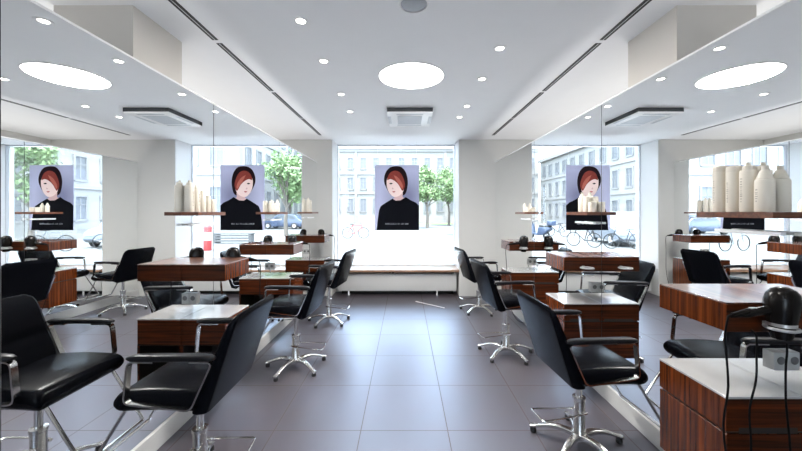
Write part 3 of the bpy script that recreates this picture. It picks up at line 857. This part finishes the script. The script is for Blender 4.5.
dup(c, (-7.0, 22.5, GZ), .7, 'dark bicycle parked behind the others on the left of the square')
e_ = bike(M['bikegrey']); e_.location = (7.6, 14.2, GZ); e_.rotation_euler.z = .2
e_['label'] = 'grey bicycle parked at the far right of the square, seen only in the mirrors'

dup(e_, (-8.4, 14.0, GZ), .2, 'grey bicycle parked on the left of the square in front of the silver van')

# cars
def car(mat, lab, loc, rz, hh=1.0):
    t = thing('parked_car', lab, 'car', loc, rz)
    prof = [(-2.05, .35), (-2.1, .6), (-2.0, .86), (-1.75, .92), (-1.25, 1.38*hh), (-.6, 1.47*hh), (.35, 1.44*hh), (1.0, .98), (1.75, .86), (2.05, .66), (2.08, .38), (1.9, .25), (-1.9, .25)]
    link('body', prism(NB(), prof, -.85, .85, 'y', .06, 3), mat, t)
    bm = NB()
    for s in (-1, 1):
        a, b_ = sorted((s*.845, s*.862))
        prism(bm, [(-1.45, .98), (-1.12, 1.32*hh), (-.55, 1.39*hh), (.3, 1.36*hh), (.78, 1.0)], a, b_, 'y')
    prism(bm, [(-.7, 1.02), (.7, 1.02), (.6, 1.36*hh), (-.6, 1.36*hh)], 0, .02, 'x')
    link('side_window', bm, M['carglass'], t, smooth=False)
    for x in (-1.3, 1.32):
        for s in (-1, 1):
            lb = bmesh.new(); lathe(lb, [(.001, -.11), (.2, -.11), (.31, -.09), (.32, 0), (.31, .09), (.2, .11), (.001, .11)], n=24)
            bm = NB(); merge(bm, lb, Matrix.Translation((x, s*.78, .32)) @ Matrix.Rotation(PI/2, 4, 'X'))
            wh = link('wheel', bm, M['tyre'], t)
            lb = bmesh.new(); lathe(lb, [(.001, -.118), (.17, -.118), (.17, .118), (.001, .118)], n=16)
            bm = NB(); merge(bm, lb, Matrix.Translation((x, s*.78, .32)) @ Matrix.Rotation(PI/2, 4, 'X'))
            link('hubcap', bm, M['silver'], wh)
    bm = NB()
    for s in (-1, 1): box(bm, 1.98, 2.09, s*.6-.15, s*.6+.15, .58, .70, .02)
    link('headlight', bm, M['white'], t)
car(M['carblue'], 'dark blue car parked across the square, seen in the left mirror', (8.7, 33, GZ), .08)
car(M['carblue'], 'dark blue car parked far right on the square, nearest the corner building', (15.5, 25, GZ), .15)
car(M['carsilver'], 'silver grey van parked at the left of the square beside the bicycles', (-7.9, 17.4, GZ), -1.35, 1.15)

# motor scooter
t = thing('motor_scooter', 'dark blue motor scooter parked on the square, seen beside the right pier', 'scooter', (-4.95, 20.5, GZ), 1.15)
for x in (-.6, .62):
    lb = bmesh.new(); tube(lb, [(x+.2*math.cos(2*PI*k/20), 0, .26+.2*math.sin(2*PI*k/20)) for k in range(20)], .055, 8, close=True)
    link('wheel', lb, M['tyre'], t)
link('body', prism(NB(), [(-.95, .62), (-.9, .78), (-.1, .74), (-.02, .36), (.35, .36), (.48, .95), (.56, .95), (.52, .3), (-.1, .24), (-.5, .3)], -.16, .16, 'y', .04, 3), M['scooter'], t)
link('seat', box(NB(), -.9, -.12, -.14, .14, .76, .86, .04, 3), M['tyre'], t)
bm = NB(); tube(bm, [(.62, 0, .26), (.46, 0, 1.05)], .03); tube(bm, fillet([(.34, -.32, 1.12), (.46, -.2, 1.08), (.46, .2, 1.08), (.34, .32, 1.12)], .06), .018)
link('handlebar', bm, M['bikedark'], t)
link('top_case', box(NB(), -1.15, -.8, -.2, .2, .86, 1.15, .05, 3), M['scooter'], t)

# low slatted barrier / bench seen in the left mirror under the poster
t = thing('park_bench', 'low grey slatted bench on the square, seen in the left mirror below the poster', 'bench', (5.9, 18, GZ))
bm = NB()
for k in range(4): box(bm, -1.02, 1.02, -.5+.125*k, -.4+.125*k, .50, .54)
link('seat', bm, M['bench'], t, smooth=False)
for z in (.10, .24, .38): link('front_rail', box(NB(), -1.0, 1.0, -.50, -.47, z, z+.09), M['bench'], t, smooth=False)
for x in (-.9, .9): link('leg', box(NB(), x-.05, x+.05, -.47, -.03, 0, .50), M['bench'], t, smooth=False)

# slim red and white bin
t = thing('litter_bin', 'slim red and white bin on the square, left of the poster in the left mirror', 'bin', (5.35, 14.4, GZ))
link('body', lathe(NB(), [(.001, 0), (.15, 0), (.16, .02), (.16, .92), (.15, .95), (.001, .95)], n=24), M['bikered'], t)
link('lid', lathe(NB(), [(.001, .95), (.17, .95), (.17, .99), (.12, 1.08), (.05, 1.12), (.001, 1.12)], n=24), M['bikered'], t)
link('white_panel', lathe(NB(), [(.1605, .45), (.1615, .45), (.1615, .78), (.1605, .78)], n=24), M['white'], t)

# ------------------------------------------------------------------ light, sky, camera
w = bpy.data.worlds.new('sky'); S.world = w; w.use_nodes = True
N, L = w.node_tree.nodes, w.node_tree.links
bg = N['Background']; bg.inputs['Strength'].default_value = 6.5; bg.inputs['Color'].default_value = (.68, .83, 1, 1)
sun = bpy.data.lights.new('sun', 'SUN'); sun.energy = 8; sun.angle = .02; sun.color = (1, .96, .9)
so = bpy.data.objects.new('sun', sun); COL.objects.link(so)
so.rotation_euler = Vector((-.12, .3, -.94)).to_track_quat('-Z', 'Y').to_euler()

cam = bpy.data.cameras.new('camera'); co = bpy.data.objects.new('camera', cam); COL.objects.link(co)
co.location = (0, 0, 1.51); co.rotation_euler = (PI/2, 0, 0)
cam.sensor_fit = 'HORIZONTAL'; cam.sensor_width = 36; cam.lens = 334/802*36
cam.shift_x = -4/802; cam.shift_y = -13.5/802; cam.clip_start = .02; cam.clip_end = 300
S.camera = co
vs = S.view_settings; vs.view_transform = 'Standard'; vs.look = 'None'; vs.gamma = 1; vs.use_curve_mapping = False; vs.exposure = 0.85
S.cycles.max_bounces = 14; S.cycles.glossy_bounces = 10; S.cycles.diffuse_bounces = 5; S.cycles.transparent_max_bounces = 16; S.cycles.transmission_bounces = 6
